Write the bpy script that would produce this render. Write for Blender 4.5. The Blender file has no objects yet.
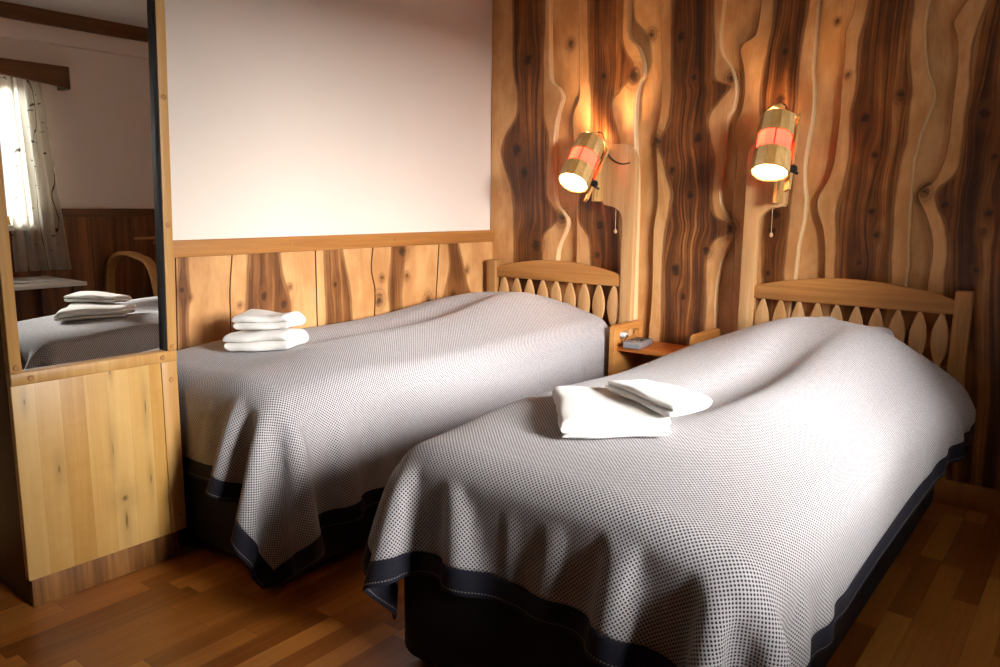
import bpy, bmesh, math, random
import numpy as np
from mathutils import Vector, Matrix
random.seed(7); rng = np.random.default_rng(7)
S = bpy.context.scene
COL = S.collection
PI = math.pi

# ------------------------------------------------------------------ camera (solved from the vanishing points)
F = 778.0; CX, CY = 500.0, 333.5; CH = 1.16
R = np.array([[0.78483687, 0.10991975, -0.609876], [0.6196288, -0.12402538, 0.7750341], [0.00955146, -0.98617207, -0.16544914]])
cam = bpy.data.cameras.new('camera'); cam.sensor_width = 36; cam.lens = F / 1000 * 36; cam.clip_start = .02
co = bpy.data.objects.new('camera', cam); COL.objects.link(co)
co.matrix_world = Matrix(((R[0][0], -R[0][1], -R[0][2], 0), (R[1][0], -R[1][1], -R[1][2], 0), (R[2][0], -R[2][1], -R[2][2], CH), (0, 0, 0, 1)))
S.camera = co
def ray(px, py): return R @ np.array([px - CX, py - CY, F])
def on_y(px, py, y):            # point of the plane y = const seen at a pixel -> (x, z): used to measure the boards
    r = ray(px, py); t = y / r[1]; return r[0] * t, CH + r[2] * t
def on_x(px, py, x):
    r = ray(px, py); t = x / r[0]; return r[1] * t, CH + r[2] * t

# ------------------------------------------------------------------ node helpers
class N:
    def __init__(s, name):
        s.m = bpy.data.materials.new(name); s.m.use_nodes = True
        s.t = s.m.node_tree; s.t.nodes.clear()
        s.out = s.t.nodes.new('ShaderNodeOutputMaterial')
    def n(s, typ, ins=None, **kw):
        nd = s.t.nodes.new(typ)
        for k, v in kw.items(): setattr(nd, k, v)
        for k, v in (ins or {}).items():
            if hasattr(v, 'is_linked') or isinstance(v, bpy.types.NodeSocket): s.t.links.new(v, nd.inputs[k])
            else: nd.inputs[k].default_value = v
        return nd
    def math(s, op, a, b=0.0, c=0.0, clamp=False):
        return s.n('ShaderNodeMath', {0: a, 1: b, 2: c}, operation=op, use_clamp=clamp).outputs[0]
    def mix(s, f, a, b, mode='MIX'):
        nd = s.n('ShaderNodeMix', {0: f}, data_type='RGBA', blend_type=mode)
        for i, v in ((6, a), (7, b)):
            if isinstance(v, bpy.types.NodeSocket): s.t.links.new(v, nd.inputs[i])
            else: nd.inputs[i].default_value = (*v[:3], 1)
        return nd.outputs[2]
    def ss(s, x, lo, hi):
        return s.n('ShaderNodeMapRange', {0: x, 1: lo, 2: hi, 3: 0.0, 4: 1.0}, interpolation_type='SMOOTHSTEP').outputs[0]
    def coord(s, scale=(1, 1, 1), which='Object', loc=(0, 0, 0)):
        tc = s.n('ShaderNodeTexCoord')
        return s.n('ShaderNodeMapping', {0: tc.outputs[which], 1: loc, 3: scale}).outputs[0]
    def noise(s, vec, scale, detail=4, rough=.55, dist=0.0):
        return s.n('ShaderNodeTexNoise', {'Vector': vec, 'Scale': scale, 'Detail': detail, 'Roughness': rough, 'Distortion': dist}).outputs[0]
    def attr(s, name): return s.n('ShaderNodeAttribute', attribute_name=name).outputs['Fac']
    def xyz(s, x, y, z=0.0): return s.n('ShaderNodeCombineXYZ', {0: x, 1: y, 2: z}).outputs[0]
    def sep(s, v): return s.n('ShaderNodeSeparateXYZ', {0: v}).outputs
    def ramp(s, f, stops):
        nd = s.n('ShaderNodeValToRGB', {0: f}); e = nd.color_ramp.elements
        while len(e) < len(stops): e.new(.5)
        for i, (p, c) in enumerate(stops): e[i].position = p; e[i].color = (*c, 1)
        return nd.outputs[0]
    def bsdf(s, col, rough=.5, bump=None, bd=.002, bs=.5, **kw):
        ins = {'Base Color': col if isinstance(col, bpy.types.NodeSocket) else (*col, 1), 'Roughness': rough}
        ins.update(kw)
        b = s.n('ShaderNodeBsdfPrincipled', ins)
        if bump is not None:
            bn = s.n('ShaderNodeBump', {'Height': bump, 'Distance': bd, 'Strength': bs})
            s.t.links.new(bn.outputs[0], b.inputs['Normal'])
        s.t.links.new(b.outputs[0], s.out.inputs[0]); return s.m
    def emit(s, col, st):
        e = s.n('ShaderNodeEmission', {0: (*col, 1), 1: st}); s.t.links.new(e.outputs[0], s.out.inputs[0]); return s.m

def hexc(h):                     # sRGB hex -> linear
    v = [int(h[i:i + 2], 16) / 255 for i in (0, 2, 4)]
    return tuple(x / 12.92 if x <= .04045 else ((x + .055) / 1.055) ** 2.4 for x in v)

def plain(name, c, rough=.5, **kw): return N(name).bsdf(c, rough, **kw)

def wood(name, a, b, axis=2, scale=1.0, rough=.45, var=.5, seed=0.0):
    n = N(name)
    st = [18 * scale] * 3; st[axis] = 1.1 * scale
    v = n.coord(st, loc=(seed, seed * 1.7, seed * .6))
    f1 = n.noise(v, 1.0, 5, .6, .6)
    st2 = [90 * scale] * 3; st2[axis] = 3 * scale
    f2 = n.noise(n.coord(st2), 1.0, 3, .6)
    f = n.math('ADD', n.math('MULTIPLY', f1, .7), n.math('MULTIPLY', f2, .3))
    f = n.ss(f, .5 - var * .5, .5 + var * .5)
    return n.bsdf(n.ramp(f, [(0, b), (.55, tuple((x + y) / 2 for x, y in zip(a, b))), (1, a)]), rough, bump=f2, bd=.0006, bs=.4)

def board_mat(name, sapA, sapB, hA, hB, hC, pale):       # live-edge boards: pale sapwood, brown heartwood, knots - from mesh attributes
    n = N(name)
    gc = n.attr('gc'); zz = n.attr('gz'); dl = n.attr('dl'); kd = n.attr('kd'); bid = n.attr('bid')
    warp = n.noise(n.xyz(n.math('MULTIPLY', gc, 5), n.math('MULTIPLY', zz, 2.2), bid), 1.0, 3, .5)
    g = n.math('ADD', gc, n.math('MULTIPLY', n.math('SUBTRACT', warp, .5), .022))
    line = n.noise(n.xyz(n.math('MULTIPLY', g, 110), n.math('MULTIPLY', zz, .9), bid), 1.0, 2, .5)
    band = n.noise(n.xyz(n.math('MULTIPLY', g, 26), n.math('MULTIPLY', zz, .8), n.math('ADD', bid, 9)), 1.0, 2, .5)
    fine = n.noise(n.xyz(n.math('MULTIPLY', gc, 330), n.math('MULTIPLY', zz, 7), bid), 1.0, 3, .6)
    blot = n.noise(n.xyz(n.math('MULTIPLY', gc, 9), n.math('MULTIPLY', zz, 4), bid), 1.0, 4, .6)
    sap = n.mix(n.ss(n.math('ADD', n.math('MULTIPLY', blot, .75), n.math('MULTIPLY', fine, .25)), .36, .66), sapB, sapA)
    hb = n.ss(n.math('ADD', n.math('MULTIPLY', line, .35), n.math('ADD', n.math('MULTIPLY', band, .4), n.math('MULTIPLY', blot, .25))), .34, .66)
    heart = n.ramp(hb, [(0, hC), (.40, hB), (.85, hA), (1, tuple(x * .9 for x in sapB))])
    heart = n.mix(n.ss(fine, .35, .7), n.mix(.28, heart, (0, 0, 0)), heart)
    edge = n.math('ADD', dl, n.math('MULTIPLY', n.math('SUBTRACT', n.noise(n.xyz(n.math('MULTIPLY', gc, 14), n.math('MULTIPLY', zz, 3.5), bid), 1.0, 3, .6), .5), .03))
    col = n.mix(n.ss(edge, -.006, .012), sap, heart)
    rim = n.math('MULTIPLY', n.ss(edge, -.012, .0), n.math('SUBTRACT', 1.0, n.ss(edge, .001, .007)))   # dark rim line of the heartwood
    col = n.mix(n.math('MULTIPLY', rim, .75), col, hB)
    kn = n.math('ADD', kd, n.math('MULTIPLY', n.math('SUBTRACT', n.noise(n.xyz(n.math('MULTIPLY', gc, 60), n.math('MULTIPLY', zz, 60), bid), 1.0, 3, .6), .5), 1.3))
    halo = n.math('SUBTRACT', 1.0, n.ss(kn, .7, 2.7))
    ring = n.math('MULTIPLY', n.math('ADD', n.math('SINE', n.math('MULTIPLY', kd, 9.0)), 1.0), .5)
    col = n.mix(n.math('MULTIPLY', halo, n.math('MULTIPLY_ADD', ring, .3, .5)), col, hB)
    core = n.math('SUBTRACT', 1.0, n.ss(kn, .3, 1.0))
    col = n.mix(n.math('MULTIPLY', core, .85), col, tuple(x * .35 for x in hC))
    eg = n.attr('eg'); col = n.mix(n.math('MULTIPLY', eg, .8, clamp=True), col, pale); col = n.mix(n.math('MULTIPLY', eg, -.85, clamp=True), col, hC)  # right edges: pale live edge; left edges: shadow lines painted in as dark colour
    return n.bsdf(col, .42, bump=n.math('ADD', fine, n.math('MULTIPLY', line, .5)), bd=.0008, bs=.35)

# ------------------------------------------------------------------ mesh helpers
def tag(o, label=None, cat=None, group=None, kind=None):
    if label: o['label'] = label
    if cat: o['category'] = cat
    if group: o['group'] = group
    if kind: o['kind'] = kind
    return o
def thing(name, loc, label, cat, group=None):
    o = bpy.data.objects.new(name, None); o.empty_display_size = .05
    o.location = loc; COL.objects.link(o); return tag(o, label, cat, group)
def wloc(o):
    v = Vector((0, 0, 0))
    while o: v = v + Vector(o.location); o = o.parent
    return v
def link(name, me, mat, parent=None, smooth=False, auto=None):
    o = bpy.data.objects.new(name, me); COL.objects.link(o)
    if mat: me.materials.append(mat)
    if parent is not None:
        off = wloc(parent)
        n = len(me.vertices); a = np.empty(n * 3); me.vertices.foreach_get('co', a)
        a = a.reshape(-1, 3) - np.array(off); me.vertices.foreach_set('co', a.ravel()); o.parent = parent
    if smooth: me.polygons.foreach_set('use_smooth', [True] * len(me.polygons))
    if auto is not None:
        me.polygons.foreach_set('use_smooth', [True] * len(me.polygons))
        me.set_sharp_from_angle(angle=math.radians(auto))
    me.update(); return o
def obj(name, bm, mat, parent=None, smooth=False, auto=35):
    bmesh.ops.recalc_face_normals(bm, faces=bm.faces)
    me = bpy.data.meshes.new(name); bm.to_mesh(me); bm.free()
    return link(name, me, mat, parent, smooth, auto)
def merge(bm, b2, mtx=None):
    if mtx is not None: b2.transform(mtx)
    me = bpy.data.meshes.new('t'); b2.to_mesh(me); bm.from_mesh(me); bpy.data.meshes.remove(me); b2.free()
def box(bm, lo, hi, bev=.0, seg=2, mtx=None):
    b = bmesh.new()
    bmesh.ops.create_cube(b, size=1)
    for v in b.verts: v.co = Vector([l + (c + .5) * (h - l) for c, l, h in zip(v.co, lo, hi)])
    if bev: bmesh.ops.bevel(b, geom=b.edges[:], offset=bev, segments=seg, affect='EDGES', profile=.5, clamp_overlap=True)
    merge(bm, b, mtx)
def bx(lo, hi, bev=.003, seg=2):
    bm = bmesh.new(); box(bm, lo, hi, bev, seg); return bm
def prism(bm, poly, axis, lo, hi, bev=0.0, mtx=None, holes=None, seg=2):   # poly in the two other axes (order x,y,z)
    b = bmesh.new(); oth = [i for i in range(3) if i != axis]
    def vv(p, h):
        c = [0, 0, 0]; c[axis] = h; c[oth[0]], c[oth[1]] = p; return b.verts.new(c)
    loops = [poly] + (holes or [])
    if not holes:
        a = [vv(p, lo) for p in poly]; c = [vv(p, hi) for p in poly]
        b.faces.new(a); b.faces.new(c[::-1])
        for i in range(len(a)): b.faces.new((a[i], a[i - 1], c[i - 1], c[i]))
    else:
        for h in (lo, hi):
            es = []
            for lp in loops:
                vs = [vv(p, h) for p in lp]
                es += [b.edges.new((vs[i - 1], vs[i])) for i in range(len(vs))]
            bmesh.ops.triangle_fill(b, use_beauty=True, edges=es)
        b.verts.ensure_lookup_table(); n = len(b.verts) // 2; k = 0
        for lp in loops:
            m = len(lp)
            for i in range(m):
                i0, i1 = k + i, k + (i - 1) % m
                b.faces.new((b.verts[i0], b.verts[i1], b.verts[n + i1], b.verts[n + i0]))
            k += m
    bmesh.ops.recalc_face_normals(b, faces=b.faces)
    if bev and not holes:
        ed = [e for e in b.edges if len(e.link_faces) == 2 and e.calc_face_angle(0) > .9 and abs(e.verts[0].co[axis] - e.verts[1].co[axis]) < 1e-6]
        bmesh.ops.bevel(b, geom=ed, offset=bev, segments=seg, affect='EDGES', profile=.5, clamp_overlap=True)
    merge(bm, b, mtx)
def tube(bm, pts, r, n=8, mtx=None, cap=True):
    b = bmesh.new(); pts = [Vector(p) for p in pts]; rings = []
    rr = r if isinstance(r, (list, tuple)) else [r] * len(pts)
    up = Vector((0, 0, 1)) if abs((pts[1] - pts[0]).normalized().z) < .9 else Vector((1, 0, 0))
    for i, p in enumerate(pts):
        d = (pts[min(i + 1, len(pts) - 1)] - pts[max(i - 1, 0)]).normalized()
        u = d.cross(up).normalized(); w = u.cross(d)
        rings.append([b.verts.new(p + (u * math.cos(2 * PI * k / n) + w * math.sin(2 * PI * k / n)) * rr[i]) for k in range(n)]); up = w
    for A, B in zip(rings, rings[1:]):
        for k in range(n): b.faces.new((A[k], A[(k + 1) % n], B[(k + 1) % n], B[k]))
    if cap: b.faces.new(rings[0][::-1]); b.faces.new(rings[-1])
    merge(bm, b, mtx)
def lathe(bm, prof, n=24, mtx=None):               # closed (r, z) profile or one starting/ending on the axis
    b = bmesh.new(); rings = []
    for r, z in prof:
        if r < 1e-6: rings.append([b.verts.new((0, 0, z))])
        else: rings.append([b.verts.new((r * math.cos(2 * PI * k / n), r * math.sin(2 * PI * k / n), z)) for k in range(n)])
    for A, B in zip(rings, rings[1:]):
        for k in range(n):
            f = [A[k % len(A)], A[(k + 1) % n % len(A)], B[(k + 1) % n % len(B)], B[k % len(B)]]
            f = list(dict.fromkeys(f))
            if len(f) > 2: b.faces.new(f)
    merge(bm, b, mtx)
def cr(pts, n=8):                                  # Catmull-Rom through points
    P = [np.array(p, float) for p in pts]; P = [2 * P[0] - P[1]] + P + [2 * P[-1] - P[-2]]; out = []
    for i in range(1, len(P) - 2):
        for k in range(n):
            t = k / n
            out.append(.5 * (2 * P[i] + (P[i + 1] - P[i - 1]) * t + (2 * P[i - 1] - 5 * P[i] + 4 * P[i + 1] - P[i + 2]) * t * t + (3 * P[i] - P[i - 1] - 3 * P[i + 1] + P[i + 2]) * t ** 3))
    out.append(P[-2]); return [tuple(map(float, q)) for q in out]
def arc(c, r, a0, a1, n=10):
    return [(c[0] + r * math.cos(math.radians(a0 + (a1 - a0) * i / n)), c[1] + r * math.sin(math.radians(a0 + (a1 - a0) * i / n))) for i in range(n + 1)]
def mesh_np(name, V, Fq):
    me = bpy.data.meshes.new(name)
    me.vertices.add(len(V)); me.vertices.foreach_set('co', np.asarray(V, np.float32).ravel())
    Fq = np.asarray(Fq, np.int32); k = Fq.shape[1]
    me.loops.add(Fq.size); me.loops.foreach_set('vertex_index', Fq.ravel())
    me.polygons.add(len(Fq)); me.polygons.foreach_set('loop_start', np.arange(0, Fq.size, k, dtype=np.int32))
    me.update(calc_edges=True); me.validate(); return me
def fattr(me, name, vals):
    a = me.attributes.new(name, 'FLOAT', 'POINT'); a.data.foreach_set('value', np.asarray(vals, np.float32).ravel())

# ------------------------------------------------------------------ materials
M = {}
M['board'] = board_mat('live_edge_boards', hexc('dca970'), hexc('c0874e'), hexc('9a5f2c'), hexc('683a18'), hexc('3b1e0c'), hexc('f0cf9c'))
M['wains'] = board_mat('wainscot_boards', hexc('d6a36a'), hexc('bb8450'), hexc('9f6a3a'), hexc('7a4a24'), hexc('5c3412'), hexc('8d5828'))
M['cap'] = wood('honey_trim_wood', hexc('c08646'), hexc('9c6430'), 1, seed=3)
M['bed'] = wood('birch_bed_wood', hexc('c78d4e'), hexc('99632f'), 0, seed=5)
M['bedv'] = wood('birch_bed_wood_upright', hexc('deb280'), hexc('bb8850'), 2, seed=8)
M['postv'] = wood('knotty_post_wood', hexc('c4925a'), hexc('8d5c2c'), 2, seed=11, var=.4)
M['night'] = wood('orange_pine', hexc('de8838'), hexc('b05a1c'), 0, seed=2)
M['nighty'] = wood('orange_pine_side', hexc('d89a55'), hexc('ad6c2e'), 1, seed=4)
M['frame'] = wood('mirror_frame_birch', hexc('d9ab68'), hexc('b68142'), 2, seed=6)
M['peg'] = wood('peg_wood', hexc('c58f4f'), hexc('97652f'), 0, seed=1)
M['plinth'] = wood('plinth_wood', hexc('a8733d'), hexc('5c3413'), 2, scale=.8, var=.35, seed=9)
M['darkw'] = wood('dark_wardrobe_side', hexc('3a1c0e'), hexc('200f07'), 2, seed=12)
M['stave'] = wood('lamp_staves', hexc('d3a868'), hexc('a87b42'), 2, scale=1.5, seed=13)
M['stave_pale'] = wood('lamp_staves_pale', hexc('e2c08a'), hexc('c09658'), 2, scale=1.5, seed=16)
M['stave_dark'] = wood('lamp_staves_dark', hexc('bd8f50'), hexc('926732'), 2, scale=1.5, seed=17)
M['pelmet'] = wood('pelmet_wood', hexc('7d5129'), hexc('4f2f15'), 1, seed=14)
M['chair'] = wood('bent_chair_wood', hexc('d6a263'), hexc('ae763a'), 2, seed=15)
M['black'] = plain('black_plastic', (.012, .01, .01), .35)
M['cord'] = plain('dark_cord', (.03, .012, .008), .5)
M['pull'] = plain('pale_pull_cord', hexc('d8b68c'), .7)
M['white_plastic'] = plain('white_plastic', hexc('e6e2dc'), .35)
M['grey_plastic'] = plain('grey_plastic', hexc('8d8a8c'), .4)
M['dark_grey'] = plain('dark_grey_plastic', hexc('2b2a2c'), .35)
M['base'] = None
def fabric_base():
    n = N('navy_bed_base_fabric'); v = n.coord((1, 1, 1))
    f = n.noise(v, 220, 3, .6)
    return n.bsdf(n.mix(f, hexc('0b0a10'), hexc('171521')), .95, bump=f, bd=.001)
M['base'] = fabric_base()
def plaster(name, c, c2):
    n = N(name); f = n.noise(n.coord(), 2.3, 4, .6); g = n.noise(n.coord(), 160, 3, .6)
    return n.bsdf(n.mix(f, c, c2), .75, bump=g, bd=.0006, bs=.3)
M['wall'] = plaster('white_painted_wall', hexc('f0e3d7'), hexc('ebdccd'))
M['ceil'] = plaster('painted_ceiling', hexc('dfd9d0'), hexc('d8d1c6'))
def parquet():
    n = N('strip_parquet'); x, y, z = n.sep(n.coord())
    w = .068; row = n.math('FLOOR', n.math('DIVIDE', x, w))
    off = n.n('ShaderNodeTexWhiteNoise', {'W': row}, noise_dimensions='1D').outputs[0]
    yy = n.math('ADD', y, n.math('MULTIPLY', off, .9))
    colm = n.math('FLOOR', n.math('DIVIDE', yy, .47))
    wn = n.n('ShaderNodeTexWhiteNoise', {'Vector': n.xyz(row, colm, 3)}, noise_dimensions='3D').outputs[0]
    rs = n.math('MULTIPLY', wn, 37.0)
    gr = n.noise(n.xyz(n.math('MULTIPLY', x, 55), n.math('MULTIPLY', y, 2.6), rs), 1.0, 5, .62, .5)
    fn = n.noise(n.xyz(n.math('MULTIPLY', x, 260), n.math('MULTIPLY', y, 9), rs), 1.0, 3, .6)
    t = n.math('ADD', n.math('MULTIPLY', wn, .46), n.math('ADD', n.math('MULTIPLY', gr, .42), n.math('MULTIPLY', fn, .16)))
    col = n.ramp(t, [(.12, hexc('643412')), (.4, hexc('9a5a20')), (.62, hexc('b97634')), (.85, hexc('d09144')), (1, hexc('dca65a'))])
    fx = n.math('ABSOLUTE', n.math('SUBTRACT', n.math('FRACT', n.math('DIVIDE', x, w)), .5))
    fy = n.math('ABSOLUTE', n.math('SUBTRACT', n.math('FRACT', n.math('DIVIDE', yy, .47)), .5))
    gap = n.math('MAXIMUM', n.ss(fx, .485, .5), n.ss(fy, .4965, .5))
    col = n.mix(n.math('MULTIPLY', gap, .6), col, hexc('241006'))
    return n.bsdf(col, n.math('MULTIPLY_ADD', fn, .12, .24), bump=n.math('SUBTRACT', n.math('MULTIPLY', fn, .3), gap), bd=.0006, bs=.5)
M['floor'] = parquet()
def door_panel():
    n = N('laminated_birch_panel'); x, y, z = n.sep(n.coord())
    yw = n.math('ADD', y, 40.0)
    st = n.math('FLOOR', n.math('DIVIDE', yw, .0655))
    wn = n.n('ShaderNodeTexWhiteNoise', {'W': n.math('ADD', st, 5.3)}, noise_dimensions='1D').outputs[0]
    gr = n.noise(n.xyz(n.math('MULTIPLY', y, 34), n.math('MULTIPLY', z, 1.8), n.math('MULTIPLY', wn, 31)), 1.0, 4, .6, .7)
    fn = n.noise(n.xyz(n.math('MULTIPLY', y, 300), n.math('MULTIPLY', z, 7), wn), 1.0, 3, .6)
    fl = n.noise(n.xyz(n.math('MULTIPLY', y, 8), n.math('MULTIPLY', z, 22), n.math('MULTIPLY', wn, 17)), 1.0, 3, .5, .8)
    t = n.math('ADD', n.math('MULTIPLY', wn, .38), n.math('ADD', n.math('MULTIPLY', gr, .4), n.math('MULTIPLY', n.math('ADD', fn, fl), .14)))
    col = n.ramp(t, [(.15, hexc('ac7635')), (.45, hexc('c8964f')), (.8, hexc('dcb26f'))])
    crack = 0.0
    for px_, py_, ry, rz in ((146, 407, .0035, .03), (113, 450, .003, .03), (60, 469, .004, .014), (151, 478, .003, .02), (127, 520, .005, .035), (25, 402, .003, .012), (110, 372, .002, .01), (125, 498, .012, .012)):
        y0_, z0_ = on_x(px_, py_, -2.314); y0_ -= 1.03
        a_ = n.math('DIVIDE', n.math('ADD', n.math('SUBTRACT', y, y0_), n.math('MULTIPLY', n.math('SUBTRACT', gr, .5), .02)), ry); b_ = n.math('DIVIDE', n.math('SUBTRACT', z, z0_), rz)
        d_ = n.math('ADD', n.math('MULTIPLY', a_, a_), n.math('MULTIPLY', b_, b_))
        crack = n.math('MAXIMUM', crack, n.math('EXPONENT', n.math('MULTIPLY', d_, -1.0)))
        crack = n.math('MAXIMUM', crack, n.math('MULTIPLY', .35, n.math('EXPONENT', n.math('MULTIPLY', d_, -.06))))
    col = n.mix(n.math('MULTIPLY', crack, .8), col, hexc('4a2a0e'))
    fy = n.math('ABSOLUTE', n.math('SUBTRACT', n.math('FRACT', n.math('DIVIDE', yw, .0655)), .5))
    col = n.mix(n.math('MULTIPLY', n.ss(fy, .488, .5), .35), col, hexc('6b421a'))
    return n.bsdf(col, .4, bump=fn, bd=.0005, bs=.3)
M['panel'] = door_panel()
def mirror():
    n = N('mirror_glass'); g = n.n('ShaderNodeBsdfGlossy', {'Color': (.76, .75, .72, 1), 'Roughness': .0})
    n.t.links.new(g.outputs[0], n.out.inputs[0]); return n.m
M['mirror'] = mirror()
def glass():
    n = N('window_glass'); lw = n.n('ShaderNodeFresnel', {'IOR': 1.45})
    t = n.n('ShaderNodeBsdfTransparent', {'Color': (.97, .98, .98, 1)}); g = n.n('ShaderNodeBsdfGlossy', {'Roughness': .0})
    mx = n.n('ShaderNodeMixShader', {0: lw.outputs[0], 1: t.outputs[0], 2: g.outputs[0]}); n.t.links.new(mx.outputs[0], n.out.inputs[0]); return n.m
M['glass'] = glass()
def weave(name):                                    # white waffle cloth with staggered dark dots, in metres of cloth
    n = N(name); u = n.attr('cu'); v = n.attr('cv'); P = 2 * PI / .0098
    f = n.math('MULTIPLY', n.math('COSINE', n.math('MULTIPLY', u, P)), n.math('COSINE', n.math('MULTIPLY', v, P)))
    dot = n.ss(f, .04, .34)
    th = n.noise(n.xyz(n.math('MULTIPLY', u, 60), n.math('MULTIPLY', v, 60), 0), 1.0, 4, .6)
    wh = n.mix(th, hexc('b3acad'), hexc('d0cbcc'))
    col = n.mix(n.math('MULTIPLY', dot, .93), wh, hexc('191622'))
    return n.bsdf(col, .95, bump=n.math('SUBTRACT', n.math('MULTIPLY', th, .25), dot), bd=.0018, bs=.7, **{'Sheen Weight': .15})
M['weave'] = weave('dotted_waffle_cloth')
def hem():
    n = N('navy_hem_cloth'); e = n.attr('ed'); s = n.attr('al')
    f = n.noise(n.xyz(n.math('MULTIPLY', n.attr('cu'), 500), n.math('MULTIPLY', n.attr('cv'), 500), 0), 1.0, 3, .6)
    c = n.mix(f, hexc('0f0d16'), hexc('1d1b2c'))
    ln = n.math('LESS_THAN', n.math('ABSOLUTE', n.math('SUBTRACT', e, .010)), .0013)
    da = n.math('GREATER_THAN', n.math('SINE', n.math('MULTIPLY', s, 2 * PI / .0075)), -.2)
    c = n.mix(n.math('MULTIPLY', n.math('MULTIPLY', ln, da), .55), c, hexc('a39a92'))
    return n.bsdf(c, .9, bump=f, bd=.001, bs=.5)
M['hem'] = hem()
def terry():
    n = N('white_terry_towel'); f = n.noise(n.coord(), 420, 3, .7); g = n.noise(n.coord(), 40, 3, .6)
    return n.bsdf(n.mix(g, hexc('eee8e0'), hexc('faf7f2')), .95, bump=n.math('ADD', f, n.math('MULTIPLY', g, .5)), bd=.003, bs=.6, **{'Sheen Weight': .2})
M['terry'] = terry()
def band_mat():
    n = N('red_veneer_band'); v = n.coord((1, 1, 1)); f = n.noise(n.coord((6, 6, 260)), 1.0, 3, .6)
    c = n.mix(f, hexc('ee8076'), hexc('f5a299'))
    tr = n.n('ShaderNodeBsdfTranslucent', {0: c}); df = n.n('ShaderNodeBsdfDiffuse', {0: c})
    mx = n.n('ShaderNodeMixShader', {0: .38, 1: tr.outputs[0], 2: df.outputs[0]}); n.t.links.new(mx.outputs[0], n.out.inputs[0]); return n.m
M['band'] = band_mat()
def diffuser():
    n = N('frosted_diffuser'); tr = n.n('ShaderNodeBsdfTranslucent', {0: (.95, .92, .86, 1)}); tp = n.n('ShaderNodeBsdfTransparent', {0: (1, .97, .92, 1)})
    mx = n.n('ShaderNodeMixShader', {0: .45, 1: tr.outputs[0], 2: tp.outputs[0]}); n.t.links.new(mx.outputs[0], n.out.inputs[0]); return n.m
M['diff'] = diffuser()
def bulb():
    n = N('lamp_bulb_glow'); e = n.n('ShaderNodeEmission', {0: (1.0, .74, .46, 1), 1: 25}); tp = n.n('ShaderNodeBsdfTransparent', {})
    mx = n.n('ShaderNodeMixShader', {0: .75, 1: e.outputs[0], 2: tp.outputs[0]}); n.t.links.new(mx.outputs[0], n.out.inputs[0]); return n.m
M['bulb'] = bulb()
def sheer():
    n = N('sheer_twig_curtain'); x, y, z = n.sep(n.coord())
    a = n.noise(n.xyz(n.math('MULTIPLY', y, 9), n.math('MULTIPLY', z, 1.6), 1.0), 1.0, 2, .5)
    l1 = n.math('ABSOLUTE', n.math('SUBTRACT', n.math('FRACT', n.math('ADD', n.math('MULTIPLY', y, 11), n.math('MULTIPLY', a, 1.6))), .5))
    stem = n.math('SUBTRACT', 1.0, n.ss(l1, .008, .024))
    b = n.noise(n.xyz(n.math('MULTIPLY', y, 16), n.math('MULTIPLY', z, 34), 4.0), 1.0, 2, .5)
    leaf = n.ss(b, .66, .70)
    dk = n.math('MULTIPLY', n.math('MAXIMUM', stem, leaf), .9)
    c = n.mix(dk, hexc('efeee2'), hexc('15140c'))
    tr = n.n('ShaderNodeBsdfTranslucent', {0: c}); df = n.n('ShaderNodeBsdfDiffuse', {0: c})
    tp = n.n('ShaderNodeBsdfTransparent', {0: (1, 1, 1, 1)})
    m1 = n.n('ShaderNodeMixShader', {0: .3, 1: tr.outputs[0], 2: df.outputs[0]})
    m2 = n.n('ShaderNodeMixShader', {0: n.math('MULTIPLY', n.math('SUBTRACT', 1.0, dk), .3), 1: m1.outputs[0], 2: tp.outputs[0]})
    n.t.links.new(m2.outputs[0], n.out.inputs[0]); return n.m
M['sheer'] = sheer()
M['tabletop'] = plain('pale_tabletop', hexc('cfc8bd'), .3)
def paper():
    n = N('printed_paper'); x, y, z = n.sep(n.coord())
    r = n.math('GREATER_THAN', n.math('FRACT', n.math('MULTIPLY', y, 70)), .45)
    b = n.math('GREATER_THAN', n.noise(n.xyz(n.math('MULTIPLY', x, 90), n.math('FLOOR', n.math('MULTIPLY', y, 70)), 0), 1.0, 1), .42)
    blk = n.math('GREATER_THAN', n.noise(n.coord((9, 9, 9)), 1.0, 1), .52)
    return n.bsdf(n.mix(n.math('MULTIPLY', n.math('MULTIPLY', r, b), blk), hexc('dcd8d0'), hexc('3a3f46')), .6)
M['paper'] = paper()
M['upholst'] = plain('dark_upholstery', hexc('24150f'), .9)

# ------------------------------------------------------------------ the room
XL, XR, YB, YF, ZC = -2.755, .90, 3.44, -2.2, 2.34
def struct(name, bm, mat, parent=None, auto=35):
    o = obj(name, bm, mat, parent, auto=auto)
    if parent is None: o['kind'] = 'structure'
    return o
struct('floor', bx((XL - .15, YF - .15, -.06), (XR + .15, YB + .15, 0), 0), M['floor'])
struct('ceiling', bx((XL - .15, YF - .15, ZC), (XR + .15, YB + .15, ZC + .1), 0), M['ceil'])
struct('wall_left', bx((XL - .15, YF - .15, 0), (XL, YB + .15, ZC), 0), M['wall'])
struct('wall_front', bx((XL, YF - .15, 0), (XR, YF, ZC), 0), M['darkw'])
WY0, WY1, WZ0, WZ1 = .92, 2.12, .99, 1.90        # window opening in the right wall
bm = bmesh.new()
box(bm, (XR, YF - .15, 0), (XR + .15, WY0, ZC)); box(bm, (XR, WY1, 0), (XR + .15, YB + .15, ZC))
box(bm, (XR, WY0, 0), (XR + .15, WY1, WZ0)); box(bm, (XR, WY0, WZ1), (XR + .15, WY1, ZC))
struct('wall_right', bm, M['wall'])

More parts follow.
